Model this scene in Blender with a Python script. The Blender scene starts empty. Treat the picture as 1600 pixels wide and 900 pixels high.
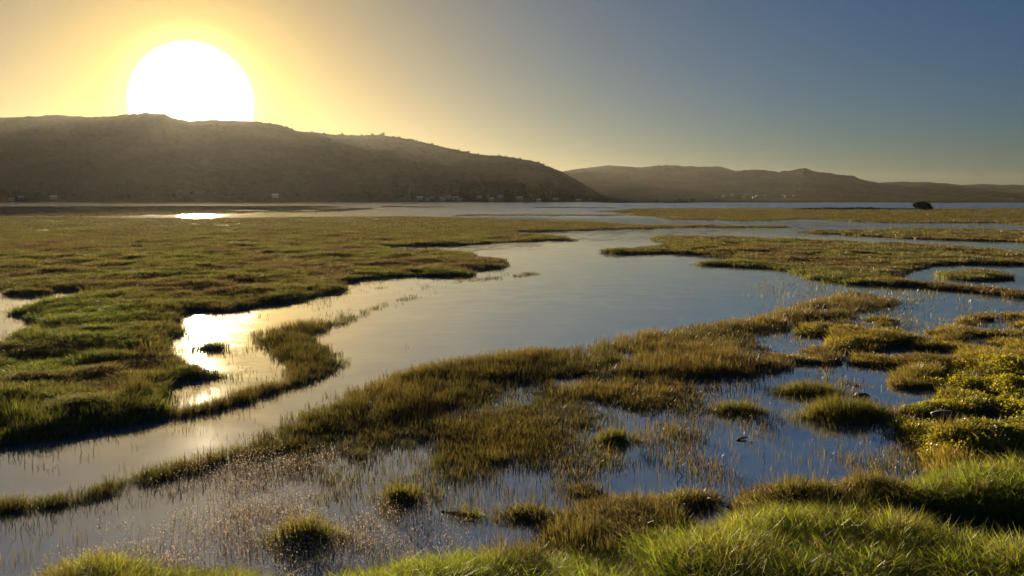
import bpy, bmesh, math, random
import numpy as np
from mathutils import Vector, Matrix
R = math.radians
rng = np.random.default_rng(11)
random.seed(11)
scene = bpy.context.scene
COL = scene.collection

# ------------------------------------------------------------------ camera
CAM_Z, PITCH, FPX = 5.0, R(5.73), 1386.0          # FPX: focal length in pixels of a 1600 wide frame
cam_d = bpy.data.cameras.new('camera')
cam_d.sensor_width = 36.0
cam_d.lens = 36.0 * FPX / 1600.0
cam_d.clip_start, cam_d.clip_end = 0.1, 30000.0
cam = bpy.data.objects.new('camera', cam_d)
cam.location = (0, 0, CAM_Z)
cam.rotation_euler = (R(90) - PITCH, 0, 0)
COL.objects.link(cam)
scene.camera = cam

def ray(px, py):
    """direction in the world of a point of the photograph (1600 x 900)"""
    x, y = (px - 800.0) / FPX, (450.0 - py) / FPX
    c, s = math.cos(PITCH), math.sin(PITCH)
    return np.array([x, c + y * s, y * c - s])

def ground(px, py, z=0.0):
    d = ray(px, py)
    t = (z - CAM_Z) / d[2]
    return np.array([d[0] * t, d[1] * t])

# ------------------------------------------------------------------ sun and sky
_s = ray(300, 160)
SUN = Vector(_s).normalized()
SUN_EL = math.asin(SUN.z)
SUN_AZ = math.atan2(SUN.x, SUN.y)                  # clockwise from +Y
DISC = R(3.58)                                     # the overexposed disc of the sun with its glare

world = bpy.data.worlds.new('World')
scene.world = world
world.use_nodes = True
nt = world.node_tree
nt.nodes.clear()
def N(tree, kind, **kw):
    n = tree.nodes.new(kind)
    for k, v in kw.items():
        setattr(n, k, v)
    return n
def L(tree, a, b):
    tree.links.new(a, b)
def math_node(tree, op, a, b=None, clamp=False):
    n = N(tree, 'ShaderNodeMath', operation=op, use_clamp=clamp)
    for i, v in enumerate((a, b)):
        if v is None:
            continue
        if isinstance(v, (int, float)):
            n.inputs[i].default_value = v
        else:
            L(tree, v, n.inputs[i])
    return n.outputs[0]

sky = N(nt, 'ShaderNodeTexSky', sky_type='NISHITA', sun_disc=False,
        sun_elevation=SUN_EL, sun_rotation=SUN_AZ, altitude=0.0,
        air_density=1.0, dust_density=0.8, ozone_density=3.0)
tc = N(nt, 'ShaderNodeTexCoord')
dot = N(nt, 'ShaderNodeVectorMath', operation='DOT_PRODUCT')
nrm = N(nt, 'ShaderNodeVectorMath', operation='NORMALIZE')
L(nt, tc.outputs['Generated'], nrm.inputs[0])
L(nt, nrm.outputs[0], dot.inputs[0])
dot.inputs[1].default_value = SUN
theta = math_node(nt, 'ARCCOSINE', math_node(nt, 'MINIMUM', dot.outputs['Value'], 1.0))
def glow(width, power=1.0):
    q = math_node(nt, 'POWER', math_node(nt, 'DIVIDE', theta, width), power)
    return math_node(nt, 'EXPONENT', math_node(nt, 'MULTIPLY', q, -1.0))
def scaled(col, fac):
    n = N(nt, 'ShaderNodeVectorMath', operation='SCALE')
    n.inputs[0].default_value = col
    if isinstance(fac, (int, float)):
        n.inputs['Scale'].default_value = fac
    else:
        L(nt, fac, n.inputs['Scale'])
    return n.outputs[0]
def vadd(a, b):
    n = N(nt, 'ShaderNodeVectorMath', operation='ADD')
    L(nt, a, n.inputs[0]); L(nt, b, n.inputs[1])
    return n.outputs[0]
SKY_STRENGTH = 0.265                                # of the Background's 0.05
nish = N(nt, 'ShaderNodeVectorMath', operation='MULTIPLY')
L(nt, sky.outputs[0], nish.inputs[0])
# clear blue away from the sun, dustier and yellower around it
veil = N(nt, 'ShaderNodeMix', data_type='RGBA')
L(nt, glow(R(24), 1.6), veil.inputs['Factor'])
veil.inputs['A'].default_value = (SKY_STRENGTH * 0.62, SKY_STRENGTH * 0.98, SKY_STRENGTH * 1.50, 1)
veil.inputs['B'].default_value = (SKY_STRENGTH * 1.05, SKY_STRENGTH * 0.86, SKY_STRENGTH * 0.38, 1)
L(nt, veil.outputs['Result'], nish.inputs[1])
# aureole of the low sun in moist air, and the disc itself
aur = vadd(scaled((1.0, 0.3, 0.0), glow(R(13), 1.4)), scaled((5.5, 3.8, 0.9), glow(R(5.0), 1.8)))
edge = N(nt, 'ShaderNodeMapRange', interpolation_type='SMOOTHSTEP')
L(nt, theta, edge.inputs['Value'])
edge.inputs['From Min'].default_value = DISC * 1.025
edge.inputs['From Max'].default_value = DISC * 0.95
disc = vadd(scaled((7.2, 6.5, 5.9), edge.outputs[0]), scaled((3.6, 2.6, 1.1), glow(R(4.25), 7.0)))
total = vadd(vadd(nish.outputs[0], aur), disc)
bg = N(nt, 'ShaderNodeBackground')
L(nt, total, bg.inputs['Color'])
bg.inputs['Strength'].default_value = 0.05
wo = N(nt, 'ShaderNodeOutputWorld')
L(nt, bg.outputs[0], wo.inputs['Surface'])

sun_d = bpy.data.lights.new('sun', 'SUN')
sun_d.energy = 5.0
sun_d.angle = R(0.6)
sun_d.color = (1.0, 0.82, 0.54)
sun = bpy.data.objects.new('sun', sun_d)
sun.rotation_euler = SUN.to_track_quat('Z', 'Y').to_euler()
sun.location = (-60, 160, 60)
COL.objects.link(sun)

vs = scene.view_settings
vs.view_transform = 'Standard'
vs.look = 'None'
vs.exposure = 1.65
vs.gamma = 1.0
vs.use_curve_mapping = False
scene.cycles.use_denoising = True
scene.cycles.max_bounces = 5
scene.cycles.diffuse_bounces = 3
scene.cycles.glossy_bounces = 2
scene.cycles.transmission_bounces = 3
scene.cycles.transparent_max_bounces = 8
scene.cycles.volume_bounces = 0
scene.cycles.sample_clamp_indirect = 4.0

# ------------------------------------------------------------------ helpers
def tag(o, label=None, cat=None, group=None, kind=None):
    if label: o['label'] = label
    if cat: o['category'] = cat
    if group: o['group'] = group
    if kind: o['kind'] = kind
    return o

def mesh_obj(name, verts, faces, mat, parent=None, smooth=False, loc=None):
    me = bpy.data.meshes.new(name)
    me.from_pydata([tuple(v) for v in verts], [], [tuple(f) for f in faces])
    if mat: me.materials.append(mat)
    if smooth:
        me.polygons.foreach_set('use_smooth', [True] * len(me.polygons))
    me.update()
    o = bpy.data.objects.new(name, me)
    COL.objects.link(o)
    if parent: o.parent = parent
    if loc is not None: o.location = loc
    return o

def empty(name, loc, rz=0.0):
    o = bpy.data.objects.new(name, None)
    COL.objects.link(o)
    o.location = loc
    o.rotation_euler = (0, 0, rz)
    o.empty_display_size = 0.2
    return o

def copy_tree(o, parent=None):
    c = o.copy()
    COL.objects.link(c)
    c.parent = parent
    for ch in list(o.children):
        copy_tree(ch, c)
    return c

_perm = np.random.default_rng(5).random((256, 256))
def vnoise(x, y):
    xi, yi = np.floor(x).astype(int), np.floor(y).astype(int)
    fx, fy = x - xi, y - yi
    fx, fy = fx * fx * (3 - 2 * fx), fy * fy * (3 - 2 * fy)
    a, b = _perm[xi & 255, yi & 255], _perm[(xi + 1) & 255, yi & 255]
    c, d = _perm[xi & 255, (yi + 1) & 255], _perm[(xi + 1) & 255, (yi + 1) & 255]
    return (a + (b - a) * fx) * (1 - fy) + (c + (d - c) * fx) * fy
def fbm(x, y, octs=4):
    """about -1 .. 1"""
    s, a, t = 0.0, 1.0, 0.0
    for k in range(octs):
        s = s + a * (vnoise(x * 2 ** k + 17.3 * k, y * 2 ** k + 9.1 * k) * 2 - 1)
        t += a
        a *= 0.5
    return s / t * 1.6
def sstep(a, b, x):
    t = np.clip((x - a) / (b - a), 0, 1)
    return t * t * (3 - 2 * t)

# ------------------------------------------------------------------ materials
def new_mat(name):
    m = bpy.data.materials.new(name)
    m.use_nodes = True
    m.node_tree.nodes.clear()
    return m, m.node_tree
def finish(m, t, sh):
    o = N(t, 'ShaderNodeOutputMaterial')
    L(t, sh, o.inputs['Surface'])
    return m
def noise(t, scale, detail=4, rough=0.6, vec=None, dim='3D'):
    n = N(t, 'ShaderNodeTexNoise')
    n.inputs['Scale'].default_value = scale
    n.inputs['Detail'].default_value = detail
    n.inputs['Roughness'].default_value = rough
    if vec is not None: L(t, vec, n.inputs['Vector'])
    return n.outputs['Fac']
def ramp(t, fac, stops):
    r = N(t, 'ShaderNodeValToRGB')
    e = r.color_ramp.elements
    while len(e) < len(stops): e.new(0.5)
    for k, (p, c) in enumerate(stops):
        e[k].position = p
        e[k].color = (*c, 1)
    L(t, fac, r.inputs['Fac'])
    return r.outputs['Color']
def position(t):
    return N(t, 'ShaderNodeNewGeometry').outputs['Position']

def plain(name, stops, scale, rough=0.85, bump=0.0, spec=0.3):
    m, t = new_mat(name)
    p = N(t, 'ShaderNodeBsdfPrincipled')
    v = N(t, 'ShaderNodeTexCoord').outputs['Object']
    f = noise(t, scale, 6, 0.65, v)
    L(t, ramp(t, f, stops), p.inputs['Base Color'])
    p.inputs['Roughness'].default_value = rough
    p.inputs['Specular IOR Level'].default_value = spec
    if bump:
        b = N(t, 'ShaderNodeBump')
        b.inputs['Distance'].default_value = bump
        b.inputs['Strength'].default_value = 1.0
        L(t, noise(t, scale * 3, 5, 0.7, v), b.inputs['Height'])
        L(t, b.outputs[0], p.inputs['Normal'])
    return finish(m, t, p.outputs[0])

def plant_mat(name, rand=0.35, trans=0.5, tip=None, gloss=0.04, head=None, straw=0.0):
    """leaf tissue: reflects and lets light through; the colour of each clump comes with its instance"""
    m, t = new_mat(name)
    a = N(t, 'ShaderNodeAttribute', attribute_type='INSTANCER', attribute_name='tint')
    h = N(t, 'ShaderNodeAttribute', attribute_type='GEOMETRY', attribute_name='blade')   # x: along the blade, y: random
    sep = N(t, 'ShaderNodeSeparateXYZ')
    L(t, h.outputs['Vector'], sep.inputs[0])
    fac = N(t, 'ShaderNodeMapRange')
    L(t, sep.outputs['Y'], fac.inputs['Value'])
    fac.inputs['To Min'].default_value = 1 - rand
    fac.inputs['To Max'].default_value = 1 + rand
    c = N(t, 'ShaderNodeVectorMath', operation='SCALE')
    L(t, a.outputs['Color'], c.inputs[0])
    L(t, fac.outputs[0], c.inputs['Scale'])
    col = c.outputs[0]
    if tip:
        mx = N(t, 'ShaderNodeMix', data_type='RGBA')
        k = math_node(t, 'MULTIPLY', math_node(t, 'POWER', sep.outputs['X'], 2.5), math_node(t, 'GREATER_THAN', sep.outputs['Z'], 0.6))
        L(t, math_node(t, 'MULTIPLY', k, 0.75), mx.inputs['Factor'])
        L(t, col, mx.inputs['A'])
        mx.inputs['B'].default_value = (*tip, 1)
        col = mx.outputs['Result']
    if straw:
        mx = N(t, 'ShaderNodeMix', data_type='RGBA')
        L(t, math_node(t, 'LESS_THAN', sep.outputs['Z'], straw), mx.inputs['Factor'])
        L(t, col, mx.inputs['A'])
        mx.inputs['B'].default_value = (0.26, 0.19, 0.085, 1)
        col = mx.outputs['Result']
    if head:
        mx = N(t, 'ShaderNodeMix', data_type='RGBA')
        L(t, math_node(t, 'GREATER_THAN', sep.outputs['X'], 1.5), mx.inputs['Factor'])
        L(t, col, mx.inputs['A'])
        mx.inputs['B'].default_value = (*head, 1)
        col = mx.outputs['Result']
    d = N(t, 'ShaderNodeBsdfDiffuse')
    tr = N(t, 'ShaderNodeBsdfTranslucent')
    L(t, col, d.inputs['Color'])
    warm = N(t, 'ShaderNodeVectorMath', operation='MULTIPLY')
    L(t, col, warm.inputs[0])
    warm.inputs[1].default_value = (1.0, 1.0, 1.0) if head else (1.05, 1.16, 0.75) if straw > 0.1 else (1.2, 1.12, 0.75)
    L(t, warm.outputs[0], tr.inputs['Color'])
    mix = N(t, 'ShaderNodeMixShader')
    mix.inputs[0].default_value = trans
    L(t, d.outputs[0], mix.inputs[1]); L(t, tr.outputs[0], mix.inputs[2])
    g = N(t, 'ShaderNodeBsdfGlossy')
    g.inputs['Roughness'].default_value = 0.4
    mix2 = N(t, 'ShaderNodeMixShader')
    mix2.inputs[0].default_value = gloss
    L(t, mix.outputs[0], mix2.inputs[1]); L(t, g.outputs[0], mix2.inputs[2])
    return finish(m, t, mix2.outputs[0])

M = {}
M['turf'] = plant_mat('saltmarsh_turf', 0.55, 0.5, straw=0.07)
M['rush'] = plant_mat('rush_stem', 0.5, 0.5, tip=(0.16, 0.10, 0.035))
M['grass'] = plant_mat('green_blade', 0.5, 0.6, tip=(0.34, 0.22, 0.05), straw=0.13)
M['leaf'] = plant_mat('leafy_cover', 0.4, 0.5)
M['seed'] = plant_mat('seed_stem', 0.3, 0.55, head=(0.85, 0.74, 0.66))

def tuft_mat(name, cols, trans=0.45):
    """the same tissue for tufts, bushes and trees that are things of their own"""
    m, t = new_mat(name)
    h = N(t, 'ShaderNodeAttribute', attribute_type='GEOMETRY', attribute_name='blade')
    sep = N(t, 'ShaderNodeSeparateXYZ')
    L(t, h.outputs['Vector'], sep.inputs[0])
    col = ramp(t, sep.outputs['Y'], cols)
    d = N(t, 'ShaderNodeBsdfDiffuse'); tr = N(t, 'ShaderNodeBsdfTranslucent')
    L(t, col, d.inputs['Color']); L(t, col, tr.inputs['Color'])
    mix = N(t, 'ShaderNodeMixShader')
    mix.inputs[0].default_value = trans
    L(t, d.outputs[0], mix.inputs[1]); L(t, tr.outputs[0], mix.inputs[2])
    return finish(m, t, mix.outputs[0])
M['tuft'] = tuft_mat('tussock_blade', [(0.0, (0.10, 0.10, 0.024)), (0.5, (0.165, 0.145, 0.028)), (1.0, (0.24, 0.185, 0.04))])
M['crown'] = tuft_mat('tree_leaf', [(0.0, (0.018, 0.026, 0.010)), (1.0, (0.045, 0.055, 0.020))], 0.15)
M['bark'] = plain('bark', [(0.3, (0.05, 0.04, 0.03)), (0.7, (0.11, 0.085, 0.06))], 3.0, bump=0.03)
M['stone'] = plain('wet_stone', [(0.3, (0.025, 0.025, 0.024)), (0.7, (0.075, 0.072, 0.068))], 9.0, 0.6, bump=0.02, spec=0.5)
M['wood'] = plain('driftwood', [(0.3, (0.06, 0.045, 0.03)), (0.7, (0.16, 0.12, 0.08))], 14.0, 0.7, bump=0.01)
M['plaster'] = plain('house_wall', [(0.3, (0.15, 0.145, 0.13)), (0.7, (0.21, 0.20, 0.18))], 0.6)
M['roof'] = plain('house_roof', [(0.3, (0.20, 0.17, 0.15)), (0.7, (0.32, 0.28, 0.25))], 1.2)
M['glass'] = plain('window_glass', [(0.3, (0.03, 0.035, 0.04)), (0.7, (0.05, 0.055, 0.06))], 1.0, 0.1, spec=0.6)
M['plumage'] = plain('dark_plumage', [(0.3, (0.03, 0.03, 0.03)), (0.7, (0.07, 0.065, 0.06))], 12.0)

# mud and roots under the marsh plants
m, t = new_mat('marsh_soil')
p = N(t, 'ShaderNodeBsdfPrincipled')
pos = position(t)
f = noise(t, 0.9, 8, 0.7, pos)
c1 = ramp(t, f, [(0.3, (0.050, 0.042, 0.024)), (0.5, (0.080, 0.068, 0.028)), (0.7, (0.110, 0.095, 0.034))])
L(t, c1, p.inputs['Base Color'])
p.inputs['Roughness'].default_value = 0.9
p.inputs['Specular IOR Level'].default_value = 0.15
b = N(t, 'ShaderNodeBump'); b.inputs['Distance'].default_value = 0.06
L(t, noise(t, 9.0, 6, 0.7, pos), b.inputs['Height']); L(t, b.outputs[0], p.inputs['Normal'])
M['soil'] = finish(m, t, p.outputs[0])

# silty lagoon water
m, t = new_mat('lagoon_water')
p = N(t, 'ShaderNodeBsdfPrincipled')
p.inputs['Base Color'].default_value = (0.115, 0.16, 0.215, 1)
p.inputs['Roughness'].default_value = 0.05
p.inputs['IOR'].default_value = 9.0
pos = position(t)
mp = N(t, 'ShaderNodeMapping'); mp.inputs['Scale'].default_value = (0.5, 1.0, 1.0); mp.inputs['Rotation'].default_value = (0, 0, R(8))
L(t, pos, mp.inputs['Vector'])
def noise_col(scale, detail):
    n = N(t, 'ShaderNodeTexNoise')
    n.inputs['Scale'].default_value = scale; n.inputs['Detail'].default_value = detail; n.inputs['Roughness'].default_value = 0.55
    L(t, mp.outputs[0], n.inputs['Vector'])
    return n.outputs['Color']
def vmath(op, a, b=None, k=None):
    n = N(t, 'ShaderNodeVectorMath', operation=op)
    for i, v in enumerate((a, b)):
        if v is None: continue
        if isinstance(v, tuple): n.inputs[i].default_value = v
        else: L(t, v, n.inputs[i])
    if k is not None:
        if isinstance(k, (int, float)): n.inputs['Scale'].default_value = k
        else: L(t, k, n.inputs['Scale'])
    return n.outputs[0]
def maprange(v, a0, a1, b0, b1):
    n = N(t, 'ShaderNodeMapRange', interpolation_type='SMOOTHSTEP')
    L(t, v, n.inputs['Value'])
    for key, val in zip(('From Min', 'From Max', 'To Min', 'To Max'), (a0, a1, b0, b1)): n.inputs[key].default_value = val
    return n.outputs[0]
# wavelets: slopes read straight from noise, so that they hold at any distance
slope = vmath('ADD', vmath('SUBTRACT', noise_col(4.5, 3), (0.5, 0.5, 0.5)), vmath('SUBTRACT', noise_col(1.1, 2), (0.5, 0.5, 0.5)))
mp2 = N(t, 'ShaderNodeMapping'); mp2.inputs['Scale'].default_value = (0.3, 1.0, 1.0)
L(t, pos, mp2.inputs['Vector'])
gust = maprange(noise(t, 0.035, 4, 0.6, mp2.outputs[0]), 0.40, 0.64, 0.35, 1.0)      # sheltered and ruffled patches
sp = N(t, 'ShaderNodeSeparateXYZ'); L(t, pos, sp.inputs[0])
fetch = maprange(sp.outputs['Y'], 80, 330, 0.055, 1.2)                                # the open lagoon is choppier than the creek
slope = vmath('SCALE', slope, k=math_node(t, 'MULTIPLY', gust, fetch))
slope = vmath('MULTIPLY', slope, (1, 1, 0))
# open lagoon: normals tilted towards the near shore so they reflect sky, not hill
sky_tilt = vmath('MULTIPLY', vmath('ABSOLUTE', slope), (0, -1, 0))
side = vmath('MULTIPLY', slope, (1, 0, 0))
mixs = N(t, 'ShaderNodeMix', data_type='VECTOR')
L(t, maprange(sp.outputs['Y'], 120, 330, 0, 1), mixs.inputs['Factor'])
L(t, slope, mixs.inputs[4]); L(t, vmath('ADD', sky_tilt, side), mixs.inputs[5])
slope = mixs.outputs[1]
L(t, vmath('NORMALIZE', vmath('ADD', slope, (0, 0, 1))), p.inputs['Normal'])
M['water'] = finish(m, t, p.outputs[0])

# wooded slopes
def hill_mat(name, dark, mid, light):
    m, t = new_mat(name)
    p = N(t, 'ShaderNodeBsdfPrincipled')
    pos = position(t)
    f1 = noise(t, 0.008, 5, 0.6, pos)
    f2 = noise(t, 0.09, 4, 0.7, pos)
    f = math_node(t, 'ADD', math_node(t, 'MULTIPLY', f1, 0.45), math_node(t, 'MULTIPLY', f2, 0.55))
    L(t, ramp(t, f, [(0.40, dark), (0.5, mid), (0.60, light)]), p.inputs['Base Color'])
    p.inputs['Roughness'].default_value = 1.0
    p.inputs['Specular IOR Level'].default_value = 0.0
    return finish(m, t, p.outputs[0])
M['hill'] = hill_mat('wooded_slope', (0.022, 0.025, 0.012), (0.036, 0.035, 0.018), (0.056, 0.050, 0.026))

# ------------------------------------------------------------------ plan of the marsh, drawn on the ground plane
def inside_px(P, x, y):
    r_ = False
    for (ax, ay), (bx, by) in zip(P, P[1:] + P[:1]):
        if (ay > y) != (by > y) and x < (bx - ax) * (y - ay) / (by - ay) + ax: r_ = not r_
    return r_
def poly(*pts, top=0.0, hole=0.0):
    """outline on the ground; where plants of height `top` stand on its far rim (or, for a pool, `hole` on its near rim)
    the outline seen is the tips of the plants, so the rim itself lies nearer"""
    pts = list(pts); out = []
    for x, y in pts:
        up, dn = inside_px(pts, x + .01, y - 0.3), inside_px(pts, x + .01, y + 0.3)
        z = top if (dn and not up) else hole if (up and not dn) else 0.5 * (top + hole) * 0.5
        out.append(ground(x, y, z))
    return np.array(out)
def ell(cx, cy, rx, ry, n=22, top=0.0, hole=0.0):
    return poly(*[(cx + rx * math.cos(a), cy + ry * math.sin(a)) for a in np.linspace(0, 2 * math.pi, n, endpoint=False)], top=top, hole=hole)
def sdist(P, x, y, reach=6.0):
    """signed distance to a polygon, positive inside, clamped to -reach outside"""
    out = np.full(x.shape, -reach)
    lo, hi = P.min(0) - reach, P.max(0) + reach
    s = np.nonzero((x > lo[0]) & (x < hi[0]) & (y > lo[1]) & (y < hi[1]))[0]
    if len(s) == 0:
        return out
    xs, ys = x[s], y[s]
    d2 = np.full(len(s), 1e18)
    ins = np.zeros(len(s), bool)
    for (ax, ay), (bx, by) in zip(P, np.roll(P, -1, 0)):
        ex, ey = bx - ax, by - ay
        tt = np.clip(((xs - ax) * ex + (ys - ay) * ey) / max(ex * ex + ey * ey, 1e-9), 0, 1)
        d2 = np.minimum(d2, (xs - ax - tt * ex) ** 2 + (ys - ay - tt * ey) ** 2)
        if ay != by:
            ins ^= ((ay > ys) != (by > ys)) & (xs < (bx - ax) * (ys - ay) / (by - ay) + ax)
    d = np.sqrt(d2)
    out[s] = np.where(ins, d, np.maximum(-d, -reach))
    return out

LEFT = poly((-900, 337), (-300, 337.5), (150, 340), (240, 340.5), (330, 341), (450, 340), (560, 338.5), (620, 338), (700, 340), (760, 342),
            (850, 344.5), (950, 347.5), (1000, 350), (1100, 352), (1215, 352.8), (1215, 354.6), (1050, 356), (940, 359), (865, 361.5), (820, 362.5), (800, 365), (830, 365),
            (865, 368), (897, 375.3), (865, 376), (800, 377.5), (725, 383), (625, 383.5), (585, 385), (600, 390), (670, 389), (730, 392), (740, 398), (765, 402), (805, 409),
            (806, 413), (800, 417), (765, 420), (728, 423), (722, 430), (690, 431), (640, 430), (615, 432), (540, 442), (530, 455), (450, 472), (400, 477), (360, 487),
            (325, 485), (262, 494), (268, 505), (290, 512), (285, 522), (265, 526), (276, 540), (268, 553), (300, 566), (350, 577), (382, 585), (350, 590), (300, 591),
            (270, 597), (262, 622), (275, 645), (240, 657), (150, 675), (75, 687), (0, 700), (-150, 722), (-500, 760), (-900, 760), top=0.22)
STRIP_FAR = poly((-900, 322), (0, 322.5), (300, 321.5), (480, 322), (500, 321.3), (520, 323), (585, 326.3), (520, 331), (400, 333.2), (300, 335), (220, 336.8), (0, 338.4), (-900, 339), top=0.2)
SPIT = poly((278, 636), (325, 630), (380, 608), (425, 598), (462, 581), (458, 567), (435, 555), (420, 536), (403, 518), (425, 506), (475, 498), (525, 491), (560, 488.5),
            (550, 497), (502, 511), (496, 534), (525, 549), (545, 562), (530, 572), (480, 591), (425, 611), (370, 626), (320, 640), (278, 649), top=0.24)
BAND = poly((-350, 880), (-100, 812), (0, 779), (50, 760), (110, 756), (150, 749), (200, 730), (250, 716), (300, 706), (333, 690), (417, 669), (443, 653), (483, 630), (533, 613),
            (560, 597), (620, 576), (680, 556), (760, 546), (850, 538), (930, 528), (1000, 513), (1100, 500), (1180, 490), (1225, 474), (1275, 460), (1300, 452), (1335, 449), (1370, 457), (1390, 468),
            (1385, 480), (1340, 490), (1300, 497), (1250, 503), (1240, 512), (1170, 522), (1165, 536), (1180, 546), (1250, 553), (1255, 566), (1225, 580), (1180, 588), (1100, 590), (1000, 592),
            (900, 590), (800, 602), (720, 635), (640, 658), (560, 676), (450, 692), (380, 708), (300, 728), (220, 752), (150, 768), (120, 780), (60, 792), (0, 796), (-100, 840), (-350, 920), top=0.30)
RIGHT = poly((1240, 508), (1300, 498), (1390, 484), (1440, 489), (1500, 497), (1550, 486), (1600, 484), (2300, 490), (2300, 850), (1600, 835), (1433, 815), (1440, 760), (1455, 748),
             (1440, 702), (1392, 668), (1412, 655), (1400, 640), (1475, 624), (1490, 602), (1440, 580), (1330, 572), (1250, 568), (1180, 550), (1285, 545), (1285, 520), (1235, 520), top=0.25)
NEAR = poly((895, 757), (950, 757), (1035, 762), (1060, 750), (1095, 745), (1130, 758), (1150, 765), (1165, 748), (1200, 740), (1240, 742), (1290, 745), (1320, 733), (1360, 730),
            (1400, 740), (1455, 752), (1500, 745), (1600, 735), (2300, 740), (2300, 1400), (400, 1400), (440, 960), (480, 897), (540, 884), (640, 868), (720, 856), (780, 838), (860, 834), (870, 815), (840, 806),
            (760, 800), (690, 792), (683, 786), (766, 771), (843, 781), (866, 790), (945, 782), (900, 770), top=0.36)
CORNER = poly((85, 896), (150, 875), (200, 874), (250, 884), (307, 891), (333, 889), (420, 903), (470, 930), (500, 1400), (-600, 1400), (-200, 960), (40, 915), top=0.22)
MIDRIGHT = poly((1020, 370), (1150, 370), (1300, 375.6), (1375, 379), (1469, 383), (1600, 392), (2300, 420), (2300, 470), (1600, 466), (1500, 455), (1400, 448), (1340, 445), (1275, 437), (1225, 427), (1200, 420),
                (1150, 418), (1100, 413), (1180, 408), (1100, 399), (1040, 395), (970, 397), (955, 392), (990, 387), (1040, 382), (1050, 377), top=0.22)
ISLE = poly((1240, 362), (1362, 360.4), (1375, 357), (1487, 357), (1600, 360), (2300, 366), (2300, 392), (1600, 378.5), (1469, 375), (1394, 371), (1300, 366), top=0.2)
FAR_R = poly((953, 331), (990, 326), (1050, 325.4), (1150, 324.8), (1250, 325.5), (1400, 327), (1455, 327.6), (1487, 325), (1600, 325), (2300, 325), (2300, 358), (1600, 353), (1572, 349), (1500, 348), (1431, 349),
             (1375, 347.5), (1287, 343.6), (1240, 344.5), (1175, 345), (1100, 343), (1065, 343.4), (1028, 340), (1005, 336.6), top=0.2)
BARS = [poly((600, 322.6), (690, 323.1), (690, 323.9), (600, 323.6)), poly((710, 336.2), (1010, 336.7), (1010, 337.6), (710, 337.2)), poly((850, 324.3), (965, 324.6), (965, 325.3), (850, 325.1))]
LAND = [LEFT, STRIP_FAR, RIGHT, NEAR, CORNER, MIDRIGHT, ISLE, FAR_R] + BARS + [poly((945, 315.9), (1085, 315.9), (1092, 316.6), (1080, 317.2), (940, 317.0)), 
    ell(1440, 597, 38, 14), ell(1375, 603, 36, 4), ell(347, 545, 22, 2.5)]
POOLS = [poly((-300, 453), (0, 452), (60, 453), (110, 455), (152, 458), (110, 463), (70, 469), (30, 480), (0, 488), (-300, 495), hole=0.25),
         poly((-200, 497), (0, 494), (65, 491), (52, 505), (38, 525), (0, 535), (-200, 545), hole=0.25), ell(0, 668, 12, 7, hole=0.22),
         ell(390, 329, 36, 1.0, hole=0.22), ell(487, 329, 26, 1.0, hole=0.22), ell(525, 325.3, 30, 0.8, hole=0.22),
         ell(1335, 552, 18, 10, hole=0.22), ell(1402, 548, 38, 8, hole=0.22), ell(1485, 552, 21, 5, hole=0.22), ell(1525, 533, 36, 4, hole=0.22), ell(1510, 518, 16, 4, hole=0.22), ell(1421, 507, 36, 5, hole=0.22), ell(1379, 587, 33, 14, hole=0.22), ell(1482, 590, 15, 7, hole=0.22),
         ell(1345, 505, 24, 4, hole=0.22), ell(1560, 510, 30, 4, hole=0.22),
         poly((1398, 424), (1440, 413.5), (1500, 413), (1600, 415), (2300, 440), (2300, 468), (1600, 453), (1500, 445), (1420, 434), hole=0.25),
         poly((1086, 797), (1118, 785), (1142, 800), (1157, 815), (1130, 831), (1090, 824), hole=0.25),
         poly((1420, 820), (1470, 821), (1530, 824), (1600, 829), (1750, 838), (1750, 866), (1600, 858), (1500, 850), (1430, 841), hole=0.12),
         ell(1262, 343.5, 36, 1.0, hole=0.22)]
ISLETS = [ell(28, 460, 34, 2.2), ell(1525, 432, 50, 7)]

def warp(x, y):
    r = np.hypot(x, y)
    a = 0.014 * r
    f = 1.0 / (0.045 * r + 0.25)
    # feature size grows with distance in steps, so the noise field stays continuous
    lv = np.clip(np.log2(np.maximum(r, 8) / 8.0), 0, 7)
    l0 = np.floor(lv); w = lv - l0
    def n(k, ox):
        s = 1.6 / 2 ** k
        return fbm(x * s + ox, y * s + ox * 1.7, 5)
    dx = n(l0, 3.1) * (1 - w) + n(l0 + 1, 3.1) * w
    dy = n(l0, 31.7) * (1 - w) + n(l0 + 1, 31.7) * w
    return x + a * dx, y + a * dy * 1.3

MOUNDS = [(1540, 792, 1.7, 0.16), (1560, 700, 1.5, 0.16), (1480, 700, 1.2, 0.22), (1360, 765, 1.4, 0.12), (1230, 775, 1.3, 0.18), (1100, 775, 0.9, 0.15), (1440, 560, 2.0, 0.08),
          (1350, 530, 2.2, 0.06), (1540, 575, 2.0, 0.12), (110, 650, 1.6, 0.10), (180, 640, 1.2, 0.06), (60, 540, 2.2, 0.12), (130, 505, 2.4, 0.12), (420, 520, 1.6, 0.2), (510, 560, 1.3, 0.2)]
MOUNDS = [(*ground(a, b_), s, h) for a, b_, s, h in MOUNDS]

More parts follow.
